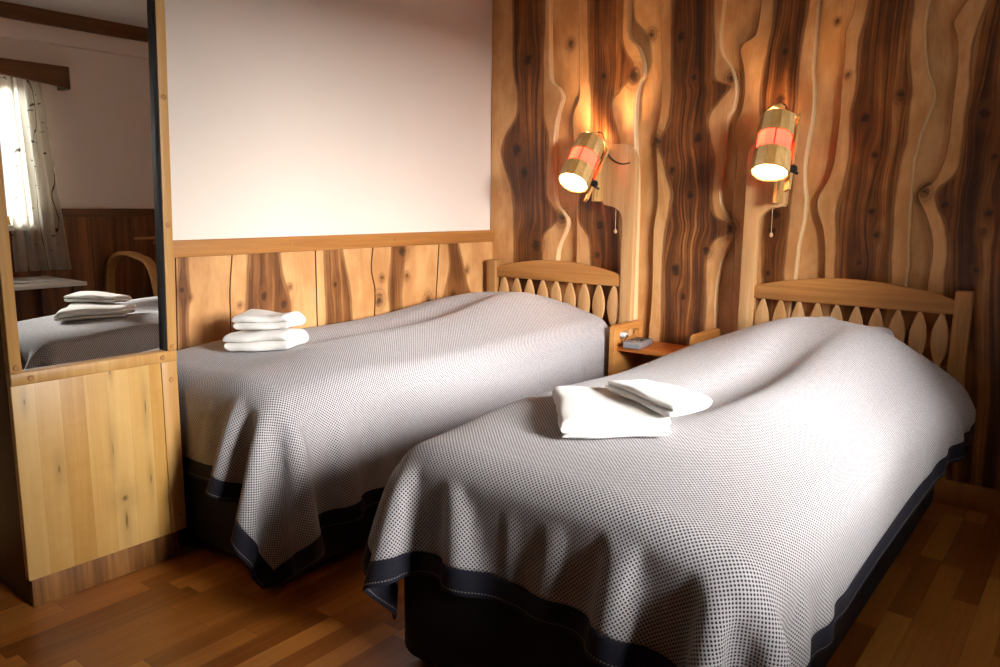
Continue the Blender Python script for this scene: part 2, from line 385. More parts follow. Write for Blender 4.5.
def curve_rows(pts, zs, plane):                   # traced pixels -> coordinate along the wall for each height
    a = np.array([plane(px, py) for px, py in pts]); o = np.argsort(a[:, 1]); z = a[o, 1]; x = a[o, 0]
    P = cr([(p, q) for p, q in zip(x, z)], 6); P = np.array(P)
    z2 = np.maximum.accumulate(P[:, 1]); r = np.interp(zs, z2, P[:, 0])
    ext = np.where(zs < z2[0], np.sin((zs - z2[0]) * 9) * .012, 0) + np.where(zs > z2[-1], np.sin((zs - z2[-1]) * 8) * .012, 0)
    return r + ext

def boards(name, specs, knots, zs, plane, to3d, mat, thick_front, thick_back, ncol=42, kind='structure'):
    V, Fq, A = [], [], {k: [] for k in ('gc', 'gz', 'dl', 'kd', 'bid', 'eg')}; base = 0
    kn = []
    for px, py, r in knots:
        x, z = plane(px, py); x2, _ = plane(px + r, py); kn.append((x, z, abs(x2 - x) + .002))
    nz = len(zs)
    for bi, (L, Rr, HL, HR, front) in enumerate(specs):
        l = curve_rows(L, zs, plane) if not np.isscalar(L) else np.full(nz, L)
        r = curve_rows(Rr, zs, plane) if not np.isscalar(Rr) else np.full(nz, Rr)
        w = r - l
        t = np.linspace(0, 1, ncol)
        X = l[:, None] + w[:, None] * t[None]
        Z = np.repeat(zs[:, None], ncol, 1)
        if HL is None: hl = l + w * .5; hr = hl - .2; 
        else: hl = curve_rows(HL, zs, plane); hr = curve_rows(HR, zs, plane)
        dl = np.minimum(X - hl[:, None], hr[:, None] - X)
        mid = (hl + hr) / 2 if HL is not None else (l + r) / 2
        kb = 37; sm_ = lambda q: np.convolve(np.pad(q, kb // 2, mode='edge'), np.ones(kb) / kb, 'valid')
        mid = sm_(sm_(mid)) * .75 + mid * .25
        gc = X - mid[:, None]; kd = np.full_like(X, 9.0)
        for kx, kz, kr in kn:
            dx, dz = X - kx, Z - kz
            inside = (kx > l.min() - .01) and (kx < r.max() + .01)
            if not inside: continue
            gc = gc - kr * .8 * np.tanh(dx / (kr * 1.2)) * np.exp(-(dx / (kr * 3)) ** 2 - (dz / (kr * 4)) ** 2)
            kd = np.minimum(kd, np.sqrt(dx ** 2 + (dz / 1.25) ** 2) / kr)
            dl = dl + .012 * np.exp(-(dx / (kr * 2.0)) ** 2 - (dz / (kr * 3.5)) ** 2)
        # front sheet + chamfered rim + back edge
        ch = .006 if front > .024 else .0015
        rows = [(X[:, :1] * 0 + l[:, None], thick_back), (l[:, None], front - ch), (X, front), (r[:, None], front - ch), (r[:, None], thick_back)]
        Xc = X.copy(); Xc[:, 0] = l + ch; Xc[:, -1] = r - ch
        colsx = np.concatenate([l[:, None], l[:, None], Xc, r[:, None], r[:, None]], 1)
        D = np.concatenate([np.full((nz, 1), thick_back), np.full((nz, 1), front - ch), np.full((nz, ncol), front), np.full((nz, 1), front - ch), np.full((nz, 1), thick_back)], 1)
        pad = lambda a: np.concatenate([a[:, :1], a[:, :1], a, a[:, -1:], a[:, -1:]], 1)
        m = ncol + 4
        ZZ = np.repeat(zs[:, None], m, 1)
        V.append(to3d(colsx, D, ZZ).reshape(-1, 3))
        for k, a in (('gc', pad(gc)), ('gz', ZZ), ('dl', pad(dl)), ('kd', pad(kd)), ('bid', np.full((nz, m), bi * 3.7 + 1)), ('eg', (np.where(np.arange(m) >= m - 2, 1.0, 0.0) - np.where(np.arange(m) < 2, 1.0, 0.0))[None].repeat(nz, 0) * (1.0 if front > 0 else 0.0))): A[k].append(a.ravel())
        idx = base + np.arange(nz * m).reshape(nz, m); base += nz * m
        Fq.append(np.stack([idx[:-1, :-1], idx[:-1, 1:], idx[1:, 1:], idx[1:, :-1]], -1).reshape(-1, 4))
    me = mesh_np(name, np.concatenate(V), np.concatenate(Fq))
    for k in A: fattr(me, k, np.concatenate(A[k]))
    o = link(name, me, mat, None, auto=40); o['kind'] = kind; return o

E1 = [(549.3, 0), (549.3, 36), (549.8, 72), (552, 82), (559, 88), (562.4, 97), (560, 106), (556.5, 120), (554, 143), (553.4, 166), (554, 186), (556.5, 204), (563, 213), (567.5, 221), (565.4, 231), (559, 246), (556.5, 262), (555, 300)]
E3 = [(578, 0), (578.6, 54), (579, 94), (577, 103), (572, 119), (574, 150), (575.7, 187), (576, 230), (575.6, 263), (574, 300)]
E4 = [(628.5, 0), (628.5, 32), (632, 41), (638, 47), (643, 61), (644, 75), (641, 80), (636.6, 95), (635, 120), (635, 141), (637, 180), (636, 240), (634, 320)]
E5 = [(660, 0), (661, 60), (660.5, 100), (659, 118), (655, 136), (656, 163), (657, 200), (652.6, 232), (651.5, 287), (648, 335)]
E6 = [(723.5, 0), (720.8, 27), (720.4, 45), (723.5, 56), (730.7, 67), (734, 76), (736, 85), (736, 97), (732.5, 110), (728, 118), (724.4, 154), (720.8, 176), (720, 197), (722.6, 208), (729.8, 219), (733.5, 226), (734, 234), (732, 242), (724, 254), (719, 272), (715.7, 294), (715, 328)]
E7 = [(760, 0), (758.6, 18), (756, 32), (752, 38), (744, 42.5), (739.7, 49), (740, 56), (743, 68), (743.8, 90), (741, 110), (735, 125), (734, 136), (736, 152), (735, 172), (732.5, 201), (732, 220), (734, 235), (733, 260), (731, 300), (730, 335)]
E10 = [(818, 0), (815, 45), (813, 67), (814, 95), (812.6, 117), (808.5, 140), (805, 164), (804.7, 183), (806, 200), (804, 221), (799, 243), (796, 269), (794.4, 282)]
E11 = [(855, 0), (852, 13.5), (845, 34), (844, 56), (840.7, 90), (839, 117), (835.5, 145), (831.6, 169), (824, 185.6), (817, 197.6), (816.5, 209.6), (822, 229), (824, 248), (823.7, 280)]
E13 = [(929.6, 0), (925, 27), (925.8, 54), (928.5, 72), (934, 88), (934, 99), (928.5, 115), (920.6, 135), (917.5, 148), (914, 160), (912, 183), (909.6, 219), (908, 241), (908, 265), (904.8, 289)]
E14 = [(966.8, 0), (957.8, 13.5), (953, 22.5), (956.6, 38), (956.6, 67), (953, 97), (950, 126), (947, 146), (944, 159), (937, 176), (931, 184), (921.6, 188.7), (917, 194), (918, 200), (925, 214), (931, 234), (931.7, 255), (927.6, 279), (926, 296)]
H0 = [(513, 0), (514, 60), (518, 110), (502, 150), (512, 190), (514, 230), (514, 280)], [(544, 0), (543, 60), (543, 110), (548, 135), (547, 161), (546, 194), (557, 218), (540, 240), (545, 280)]
H1 = [(588, 0), (590, 80), (592, 120), (588, 160), (578, 215), (590, 240), (592, 280)], [(623, 0), (622, 40), (632, 70), (618, 92), (612, 110), (622, 160), (618, 220), (620, 280)]
H2 = [(672, 0), (672, 60), (671, 100), (668, 125), (661, 148), (672, 190), (668, 220), (663, 260), (662, 330)], [(713, 0), (714, 40), (714, 78), (728, 88), (708, 120), (714, 160), (712, 190), (714, 215), (729, 228), (712, 242), (705, 255), (706, 290), (704, 330)]
H3 = [(775, 0), (773, 27), (769, 47), (763, 72), (760, 97), (761, 120), (765, 160), (768, 205), (762, 250), (764, 280)], [(809, 0), (803, 40), (797, 79), (795, 135), (793, 165), (790, 200), (785, 250), (784, 281)]
H4 = [(870, 0), (859, 49), (856, 90), (851, 112), (850, 148), (846, 170), (843, 185), (836, 215), (837, 250), (836, 280)], [(913, 0), (909, 45), (911, 85), (908, 110), (906, 140), (900, 164), (894, 212), (890, 284)]
H5 = [(990, 0), (974, 40), (970, 90), (965, 130), (962, 150), (958, 172), (938, 193), (945, 220), (948, 250), (945, 296), (958, 400)], [(1075, 0), (1060, 60), (1050, 150), (1045, 220), (1040, 300), (1040, 400)]
KN = [(528, 60, 5), (517, 150, 6), (524, 172, 5), (562, 218, 4), (536, 245, 5), (567, 43, 2.5), (648, 33, 3), (681, 36, 5), (694, 77, 3), (604, 76, 3), (634, 76, 6), (656, 141, 5), (690, 195, 4), (698, 138, 5), (672, 170, 4), (731, 78, 4), (731, 229, 5), (706, 250, 4), (676, 270, 5), (683, 297, 3), (785, 52, 4), (780, 100, 5), (775, 215, 6), (772, 233, 5), (768, 273, 3), (901, 95, 5), (865, 118, 6), (875, 155, 4), (872, 212, 5), (876, 235, 4), (859, 262, 3.5), (985, 113, 7), (995, 157, 4), (989, 213, 6), (983, 232, 4), (976, 270, 3.5), (924, 192, 5), (945, 205, 4), (848, 75, 2), (835, 20, 2), (600, 225, 4), (597, 255, 3)]
YW = 3.40
pl = lambda px, py: on_y(px, py, YW)
zs = np.arange(0, ZC + .001, .0115)
specs = [(XL + .001, E1, *H0, .034), (E3, E4, *H1, .034), (E5, E6, *H2, .034), (E7, E10, *H3, .034), (E11, E13, *H4, .034), (E14, .0, *H5, .034),
         (E1, E3, None, None, .0), (E4, E5, None, None, .0), (E6, E7, None, None, .0), (E10, E11, None, None, .0), (E13, E14, None, None, .0), (.03, .9, None, None, .0)]
def widen(c, d): return [(x + d, y) for x, y in c]
specs = [s if s[4] > 0 else ((widen(s[0], -8) if not np.isscalar(s[0]) else s[0]), (widen(s[1], 8) if not np.isscalar(s[1]) else s[1]), *s[2:]) for s in specs]
to3 = lambda X, D, Z: np.stack([X, YB - .006 - D, Z], -1)
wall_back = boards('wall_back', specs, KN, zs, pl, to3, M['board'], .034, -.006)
obj('backing', bx((XL, YB, 0), (XR, YB + .15, ZC), 0), M['pelmet'], wall_back)

# left wall: wainscot boards under a honey coloured cap rail
yl = lambda px, py: on_x(px, py, XL + .02)
G = [[(176, 256), (178, 345)], [(232.6, 255), (230.5, 290), (231, 325), (229, 360)], [(316, 250), (317, 290), (318, 330)], [(373.5, 247), (372, 270), (375.5, 290), (375, 320)], [(439.5, 245), (438, 275), (436, 308)]]
HL = [([(178, 257), (180, 345)], [(187, 257), (188, 345)]), ([(249, 254), (247, 290), (246, 315), (240, 360)], [(279, 253), (284, 285), (289, 312), (290, 340)]),
      ([(325, 250), (327, 320)], [(342, 249), (350, 290), (352, 320)]), ([(392, 247), (390, 290), (392, 320)], [(404, 246), (402, 290), (403, 320)]), ([(448, 244), (450, 270), (441, 305)], [(458, 244), (466, 280), (476, 305)])]
KW = [(264, 296, 4), (284, 305, 4), (240, 305, 1.5), (182, 290, 3), (290, 287, 1.5), (190, 297, 1.5), (382, 278, 1.6), (407, 276, 1.6), (402, 251, 4), (428, 301, 3), (453, 296, 4.5), (335, 285, 2), (379, 300, 4), (467, 270, 1.5)]
sp = []
for i in range(5):
    R_ = G[i + 1] if i < 4 else 3.408
    sp.append((G[i], widen(R_, -1.0) if not np.isscalar(R_) else R_, *HL[i], .02))
sp.append((.30, widen(G[0], -1.0), None, None, .02))
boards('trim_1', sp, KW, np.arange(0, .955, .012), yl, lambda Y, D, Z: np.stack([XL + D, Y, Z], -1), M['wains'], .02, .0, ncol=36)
struct('trim_2', bx((XL, .3, .949), (XL + .032, 3.41, 1.012), .003), M['cap'])
bm = bmesh.new()
for yy, zz in [(on_x(px, py, XL + .032)) for px, py in ((291, 243.5), (395, 239.5), (477, 235.5))]:
    b = bmesh.new(); bmesh.ops.create_cone(b, cap_ends=True, segments=12, radius1=.006, radius2=.005, depth=.004)
    merge(bm, b, Matrix.Translation((XL + .0335, yy, zz)) @ Matrix.Rotation(PI / 2, 4, 'Y'))
struct('trim_3', bm, M['peg'])
struct('baseboard_back', bx((XL, 3.385, 0), (XR, 3.42, .10), .004), M['cap'])
# right wall seen in the mirror: dark wainscot, cap, soffit beam and ceiling trim
zs2 = np.arange(0, 1.05, .03)
sp2 = []
yy = WY1 + .05
bm = bmesh.new()
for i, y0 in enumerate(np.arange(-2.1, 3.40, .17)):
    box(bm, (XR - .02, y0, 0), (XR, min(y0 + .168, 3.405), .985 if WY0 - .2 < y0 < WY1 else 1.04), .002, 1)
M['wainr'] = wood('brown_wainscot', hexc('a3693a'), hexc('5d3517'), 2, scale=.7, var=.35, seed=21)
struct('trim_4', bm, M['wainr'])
bm = bmesh.new(); box(bm, (XR - .034, WY1 + .06, 1.04), (XR, 3.41, 1.095), .003); box(bm, (XR - .034, -2.1, 1.04), (XR, WY0 - .06, 1.095), .003)
struct('trim_5', bm, M['pelmet'])
struct('trim_6', bx((XR - .09, -2.1, 2.25), (XR, 3.405, ZC), .004), M['pelmet'])
struct('trim_7', bx((XR - .055, -2.1, 2.145), (XR, 3.405, 2.25), .004), M['wall'])
# window
wb = bmesh.new(); fw = .055
for lo, hi in (((WY0, WZ0), (WY1, WZ0 + fw)), ((WY0, WZ1 - fw), (WY1, WZ1)), ((WY0, WZ0 + fw), (WY0 + fw, WZ1 - fw)), ((WY1 - fw, WZ0 + fw), (WY1, WZ1 - fw)), ((1.46, WZ0 + fw), (1.51, WZ1 - fw))):
    box(wb, (XR + .05, lo[0], lo[1]), (XR + .11, hi[0], hi[1]), .004)
win = struct('window_1', wb, M['frame'])
obj('glass_pane', bx((XR + .078, WY0 + fw, WZ0 + fw), (XR + .082, 1.46, WZ1 - fw), 0), M['glass'], win)
obj('glass_pane', bx((XR + .078, 1.51, WZ0 + fw), (XR + .082, WY1 - fw, WZ1 - fw), 0), M['glass'], win)
obj('sill', bx((XR - .06, WY0 - .05, WZ0 - .035), (XR + .05, WY1 + .05, WZ0), .006), M['white_plastic'], win)

# ------------------------------------------------------------------ wardrobe with mirror door
XM = -2.31
wd = thing('wardrobe', (-2.53, 1.03, 0), 'tall wooden wardrobe with framed mirror above pale laminated panel, left of the beds', 'wardrobe')
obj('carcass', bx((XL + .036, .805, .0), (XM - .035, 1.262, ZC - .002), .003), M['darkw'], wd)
obj('plinth', bx((XM - .035, .805, 0), (XM - .014, 1.25, .10), .002), M['plinth'], wd)
obj('door_panel', bx((XM - .03, .795, .088), (XM - .004, 1.221, .668), .003), M['panel'], wd)
o = obj('side_strip', bx((XM - .03, 1.222, .088), (XM - .003, 1.274, .668), .003), M['frame'], wd)
fr = bmesh.new()
ztop = ZC - .01
box(fr, (XM - .034, .795, .655), (XM + .002, 1.274, .690), .004)
box(fr, (XM - .034, .795, .690), (XM + .002, .826, ztop), .004)
prism(fr, [(1.244, .690), (1.274, .690), (1.318, ztop), (1.288, ztop)], 0, XM - .034, XM + .002, .003)
box(fr, (XM - .034, .826, ztop - .03), (XM + .002, 1.289, ztop), .004)
b = bmesh.new(); prism(b, [(1.2405, .69), (1.2445, .69), (1.2885, ztop - .03), (1.2845, ztop - .03)], 0, XM - .022, XM - .001); obj('painted_rebate_shade', b, M['black'], wd)  # black strip paints the shade on the right stile's inner face
fo = obj('mirror_frame', fr, M['frame'], wd)
b = bmesh.new(); prism(b, [(.822, .686), (1.248, .686), (1.292, ztop - .025), (.822, ztop - .025)], 0, XM - .028, XM - .022); obj('mirror', b, M['mirror'], wd)
for y, z, pp in ((1.269, 1.083, fo), (1.259, .703, fo), (1.280, 1.466, fo), (.811, .705, fo), (.845, .672, fo), (1.225, .672, fo), (1.291, 1.9, fo)):
    b = bmesh.new(); lathe(b, [(0, 0), (.0085, 0), (.0085, .0025), (.007, .004), (0, .0045)], 14, Matrix.Translation((XM + .0015, y, z)) @ Matrix.Rotation(PI / 2, 4, 'Y'))
    obj('peg', b, M['peg'], pp)
for y, z in ((1.252, .597), (1.252, .146)):
    b = bmesh.new(); lathe(b, [(0, 0), (.0085, 0), (.0085, .0025), (.007, .004), (0, .0045)], 14, Matrix.Translation((XM - .0035, y, z)) @ Matrix.Rotation(PI / 2, 4, 'Y'))
    obj('peg', b, M['peg'], o)

# ------------------------------------------------------------------ beds
YH = 3.32                                           # plane of the headboards
def smooth(a, lo, hi):
    t = np.clip((a - lo) / (hi - lo), 0, 1); return t * t * (3 - 2 * t)
class Bed: pass
def bed(x0, x1, y0, y1, label, headL, headR, hb):
    B = Bed(); B.x0, B.x1, B.y0, B.y1 = x0, x1, y0, y1
    B.root = thing('single_bed', ((x0 + x1) / 2, (y0 + y1) / 2, 0), label, 'bed', 'single beds side by side')
    r = B.root
    bb = bmesh.new(); rc = .09
    prism(bb, arc((x0 + rc, y0 + rc), rc, 180, 270, 8) + arc((x1 - rc, y0 + rc), rc, 270, 360, 8) + arc((x1 - .02, y1 - .02), .02, 0, 90, 4) + arc((x0 + .02, y1 - .02), .02, 90, 180, 4), 2, .045, .40, .008)
    obj('bed_base', bb, M['base'], r)
    for fx in (x0 + .07, x1 - .07):
        for fy in (y0 + .07, y1 - .07):
            b = bmesh.new(); lathe(b, [(0, 0), (.022, 0), (.028, .05), (0, .05)], 16, Matrix.Translation((fx, fy, 0))); obj('foot', b, M['black'], r)
    return B
LB = bed(-2.722, -1.845, 1.30, 3.27, 'bed against the white wall, its wooden headboard under the lit red lamp', 0, 0, 0)
RB = bed(-1.342, -.445, 1.265, 3.27, 'bed nearer the viewer on the right, with carved headboard and navy base', 0, 0, 0)

def Htop(B, side, X, Y):
    w = B.x1 - B.x0; u = (X - B.x0) / w; v = (Y - B.y0)
    if side == 'R':
        z = .585 + .03 * smooth(v, .0, .5)
        pil = np.exp(-((u - .56) / .36) ** 2 - ((v - 1.66) / .42) ** 2) * .135
        c = .57 + .10 * (v - 1.0)                                      # a lengthwise crease left of the middle
        gro = -.045 * np.exp(-((u - c + .03) / .10) ** 2) * smooth(v, .35, .8) * (1 - smooth(v, 1.5, 1.9))
        rid = .035 * np.exp(-((u - c - .20) / .16) ** 2) * smooth(v, .3, .8) * (1 - smooth(v, 1.7, 2.0))
        fl = .02 * np.exp(-((u - .10) / .2) ** 2) * (1 - smooth(v, .6, 1.1))
        crown = -.05 * np.clip(1 - 2 * u, 0, 1) ** 3 - .075 * np.clip(2 * u - 1, 0, 1.3) ** 3
    else:
        z = .60 + .025 * smooth(v, .0, .4)
        pil = np.exp(-((u - .42) / .42) ** 2 - ((v - 1.66) / .42) ** 2) * .10
        c = .36 + .03 * v
        gro = -.04 * np.exp(-((u - c) / .10) ** 2) * smooth(v, .3, .7) * (1 - smooth(v, 1.6, 1.9))
        rid = .03 * np.exp(-((u - c - .22) / .17) ** 2) * smooth(v, .2, .7) * (1 - smooth(v, 1.6, 1.9))
        fl = .03 * np.exp(-((u - .8) / .2) ** 2) * (1 - smooth(v, .2, .7))
        crown = -.035 * np.clip(2 * u - 1, 0, 1) ** 3
    return z + pil + gro + rid + fl + crown

def collide(B, side, P, r, eps):
    H = Htop(B, side, np.clip(P[..., 0], B.x0, B.x1 + (.1 if side == 'R' else 0)), np.clip(P[..., 1], B.y0, B.y1)) + eps
    x0, x1, y0, y1 = B.x0 - eps, B.x1 + eps, B.y0 - eps, B.y1 + eps
    if side == 'R':
        x1 = x1 + (.035 + .055 * smooth(P[..., 1] - B.y0, 1.1, 1.7) + .015 * smooth(P[..., 1] - B.y0, 1.5, 1.9)) * smooth(P[..., 2], .30, .42)
    dx = np.where(P[..., 0] < x0 + r, P[..., 0] - (x0 + r), np.where(P[..., 0] > x1 - r, P[..., 0] - (x1 - r), 0))
    dy = np.where(P[..., 1] < y0 + r, P[..., 1] - (y0 + r), np.where(P[..., 1] > y1 - r, P[..., 1] - (y1 - r), 0))
    dz = np.maximum(P[..., 2] - (H - r), 0)
    d = np.sqrt(dx * dx + dy * dy + dz * dz)
    deep = d < 1e-5
    hit = (d < r)
    k = np.where(hit & ~deep, r / np.maximum(d, 1e-6) - 1, 0)
    Q = P.copy()
    Q[..., 0] += dx * k; Q[..., 1] += dy * k; Q[..., 2] += dz * k
    Q[..., 2] = np.where(deep, H, Q[..., 2])
    return Q, hit

def drape(B, side, ovL, ovR, ovF, headgap, yaw=0.0, seed=1):
    """let a rectangular cloth fall over the bed (position based dynamics on a grid)"""
    g = np.random.default_rng(seed); h = .025
    xs = np.arange(B.x0 - ovL, B.x1 + ovR + 1e-6, h); ys = np.arange(B.y0 - ovF, B.y1 - headgap + 1e-6, h)
    nx, ny = len(xs), len(ys)
    X, Y = np.meshgrid(xs, ys, indexing='ij')
    U, Vv = X - xs[0], Y - ys[0]
    cx, cy = (B.x0 + B.x1) / 2, (B.y0 + B.y1) / 2
    ca, sa = math.cos(yaw), math.sin(yaw)
    Xr = cx + (X - cx) * ca - (Y - cy) * sa; Yr = cy + (X - cx) * sa + (Y - cy) * ca
    P = np.stack([Xr, Yr, Htop(B, side, np.clip(Xr, B.x0, B.x1), np.clip(Yr, B.y0, B.y1)) + .02 + g.normal(0, .0015, X.shape)], -1)
    over = np.maximum.reduce([B.x0 - Xr, Xr - B.x1, B.y0 - Yr, np.zeros_like(Xr)])
    P[..., 2] -= over * .15
    V0 = np.zeros_like(P); r = .075
    def con(a, b, L, k):
        d = P[b] - P[a]; l = np.sqrt((d * d).sum(-1)) + 1e-9
        c = (d * (.5 * k * (l - L) / l)[..., None]); P[a] += c; P[b] -= c
    sl = slice
    cons = []
    for p in (0, 1):
        n1 = (nx - p) // 2; cons.append(((sl(p, p + 2 * n1, 2), sl(None)), (sl(p + 1, p + 1 + 2 * n1, 2), sl(None)), h, 1.0)) if p + 2 * n1 <= nx else None
        n1 = (ny - p) // 2; cons.append(((sl(None), sl(p, p + 2 * n1, 2)), (sl(None), sl(p + 1, p + 1 + 2 * n1, 2)), h, 1.0))
    for p in (0, 1):
        n1 = (nx - p) // 2
        cons.append(((sl(p, p + 2 * n1, 2), sl(0, ny - 1)), (sl(p + 1, p + 1 + 2 * n1, 2), sl(1, ny)), h * 2 ** .5, .35))
        cons.append(((sl(p, p + 2 * n1, 2), sl(1, ny)), (sl(p + 1, p + 1 + 2 * n1, 2), sl(0, ny - 1)), h * 2 ** .5, .35))
    for ax in (0, 1):                               # bending
        n_ = (nx, ny)[ax]
        for p in range(4):
            ia = np.arange(p, n_ - 2, 4)
            if len(ia) == 0: continue
            a = (ia, sl(None)) if ax == 0 else (sl(None), ia); b = (ia + 2, sl(None)) if ax == 0 else (sl(None), ia + 2)
            cons.append((a, b, 2 * h, .22))
    dt = 1 / 60
    for it in range(300):
        V0[..., 2] -= 2.2 * dt; V0 *= .97
        P0 = P.copy(); P = P + V0 * dt
        for k in range(14):
            for c in cons: con(*c)
            Q, hit = collide(B, side, P, r, .008)
            if k == 13:
                m = hit & (Q[..., 2] > .5); d = Q - P0
                Q = np.where(m[..., None], P0 + d * np.array([.35, .35, 1.0]), Q)
            P = Q; P[..., 2] = np.maximum(P[..., 2], .012)
            if side == 'L': P[..., 0] = np.maximum(P[..., 0], XL + .04)
            else: pass
            P[..., 1] = np.minimum(P[..., 1], YH - .045)
        V0 = (P - P0) / dt
        sp_ = np.sqrt((V0 ** 2).sum(-1, keepdims=True)); V0 = V0 * np.minimum(1, 2.0 / np.maximum(sp_, 1e-6))
        if it > 240: V0 *= .9
    return P, U, Vv, h
def upsample(A, k):                                  # Catmull-Rom along both axes
    for ax in (0, 1):
        A = np.moveaxis(A, ax, 0); n = A.shape[0]
        p = np.concatenate([2 * A[:1] - A[1:2], A, 2 * A[-1:] - A[-2:-1]]); out = []
        for j in range(k):
            t = j / k
            out.append(.5 * (2 * p[1:n] + (p[2:n + 1] - p[0:n - 1]) * t + (2 * p[0:n - 1] - 5 * p[1:n] + 4 * p[2:n + 1] - p[3:n + 2]) * t * t + (3 * p[1:n] - p[0:n - 1] - 3 * p[2:n + 1] + p[3:n + 2]) * t ** 3))
        o = np.stack(out, 1).reshape((-1,) + A.shape[1:]); A = np.concatenate([o, A[-1:]]); A = np.moveaxis(A, 0, ax)
    return A
def blanket(B, side, label, **kw):
    P, U, Vv, h = drape(B, side, **kw)
    k = 3
    P = upsample(P, k); U = upsample(U[..., None], k)[..., 0]; Vv = upsample(Vv[..., None], k)[..., 0]
    nx, ny = U.shape; umax = U.max(); hw = .055
    # cloth thickness: outer and inner skins
    du = np.gradient(P, axis=0); dv = np.gradient(P, axis=1); nn = np.cross(du, dv); nn /= np.linalg.norm(nn, axis=-1, keepdims=True) + 1e-9
    th = .005
    eL, eR, eF = U, umax - U, Vv
    ed = np.minimum(np.minimum(eL, eR), eF)
    if side == 'L': ed = np.minimum(eR, eF)
    al = np.where(eF <= np.minimum(eL, eR), U, Vv)
    ihem = int(round(hw / (h / k)))
    ii, jj = np.meshgrid(np.arange(nx - 1), np.arange(ny - 1), indexing='ij')
    hemm = (jj < ihem) | (ii >= nx - 1 - ihem)
    if side == 'R': hemm |= (ii < ihem)
    def part(mask, grow):
        idx = np.arange(nx * ny).reshape(nx, ny)
        top = P + nn * grow; bot = P - nn * (th + grow * .5)
        V = np.concatenate([top.reshape(-1, 3), bot.reshape(-1, 3)]); N0 = nx * ny
        q = np.stack([idx[:-1, :-1], idx[1:, :-1], idx[1:, 1:], idx[:-1, 1:]], -1)
        ft = q[mask]; fb = ft[:, ::-1] + N0; fs = [ft, fb]
        mp = np.pad(mask, 1)
        c = mp[1:-1, 1:-1]
        for m, (a, b) in ((c & ~mp[:-2, 1:-1], (3, 0)), (c & ~mp[2:, 1:-1], (1, 2)), (c & ~mp[1:-1, :-2], (0, 1)), (c & ~mp[1:-1, 2:], (2, 3))):
            qq = q[m]; fs.append(np.stack([qq[:, b], qq[:, a], qq[:, a] + N0, qq[:, b] + N0], -1))
        Fq = np.concatenate(fs); used, inv = np.unique(Fq, return_inverse=True)
        me = mesh_np('cloth', V[used], inv.reshape(Fq.shape))
        for nm, a in (('cu', U), ('cv', Vv), ('ed', ed), ('al', al)): fattr(me, nm, np.concatenate([a.ravel(), a.ravel()])[used])
        return me
    root = link('bedspread', part(~hemm, 0.0), M['weave'], None, smooth=True)
    me = root.data
    # move the origin to the cloth's middle
    mid = Vector(((B.x0 + B.x1) / 2, (B.y0 + B.y1) / 2, .6))
    a = np.empty(len(me.vertices) * 3); me.vertices.foreach_get('co', a); a = a.reshape(-1, 3) - np.array(mid); me.vertices.foreach_set('co', a.ravel()); root.location = mid; me.update()
    tag(root, label, 'bedspread', 'dotted bedspreads')
    hm = link('hem', part(hemm, .0012), M['hem'], root, smooth=True); hm['label'] = 'wide navy hem'
    return P
def mattress(B, side):
    n1, n2 = 40, 80
    s = np.linspace(B.x0 + .004, B.x1 - .004, n1); t = np.linspace(B.y0 + .004, B.y1, n2)
    X, Y = np.meshgrid(s, t, indexing='ij')
    Z = Htop(B, side, X, Y) - .016
    r = .075
    dx = np.maximum(np.maximum(B.x0 + r - X, X - (B.x1 - r)), 0); dy = np.maximum(np.maximum(B.y0 + r - Y, Y - (B.y1 - r)), 0)
    kk = np.hypot(dx, dy); ff = np.where(kk > r - .012, (r - .012) / np.maximum(kk, 1e-6), 1)
    cxs = np.where(X < B.x0 + r, B.x0 + r, np.where(X > B.x1 - r, B.x1 - r, X)); cys = np.where(Y < B.y0 + r, B.y0 + r, np.where(Y > B.y1 - r, B.y1 - r, Y))
    X, Y = cxs + (X - cxs) * ff, cys + (Y - cys) * ff; dx, dy = dx * ff, dy * ff
    Z = Z - r + np.sqrt(np.maximum(r * r - dx ** 2 - dy ** 2, 1e-6)) * 1.0 - .004
    V = np.concatenate([np.stack([X, Y, Z], -1).reshape(-1, 3), np.stack([X, Y, np.full_like(Z, .395)], -1).reshape(-1, 3)])
    idx = np.arange(n1 * n2).reshape(n1, n2); N0 = n1 * n2
    q = np.stack([idx[:-1, :-1], idx[1:, :-1], idx[1:, 1:], idx[:-1, 1:]], -1).reshape(-1, 4)
    fs = [q, q[:, ::-1] + N0]
    for e in (idx[0], idx[-1, ::-1], idx[::-1, 0], idx[:, -1]):
        fs.append(np.stack([e[:-1], e[1:], e[1:] + N0, e[:-1] + N0], -1))
    me = mesh_np('mattress', V, np.concatenate(fs)); link('mattress', me, M['mattress'], B.root, auto=50)
M['mattress'] = plain('mattress_cloth', hexc('8c8580'), .9)
mattress(LB, 'L'); mattress(RB, 'R')
PR = blanket(RB, 'R', 'dotted grey bedspread with navy hem on the bed nearer the viewer', ovL=.265, ovR=.36, ovF=.25, headgap=.05, yaw=.0, seed=3)
PL = blanket(LB, 'L', 'dotted grey bedspread with navy hem on the bed along the white wall', ovL=-.01, ovR=.37, ovF=.285, headgap=.05, yaw=.0, seed=5)
def top_z(P, x, y):
    d = (P[..., 0] - x) ** 2 + (P[..., 1] - y) ** 2; return P[..., 2].ravel()[d.argmin()]

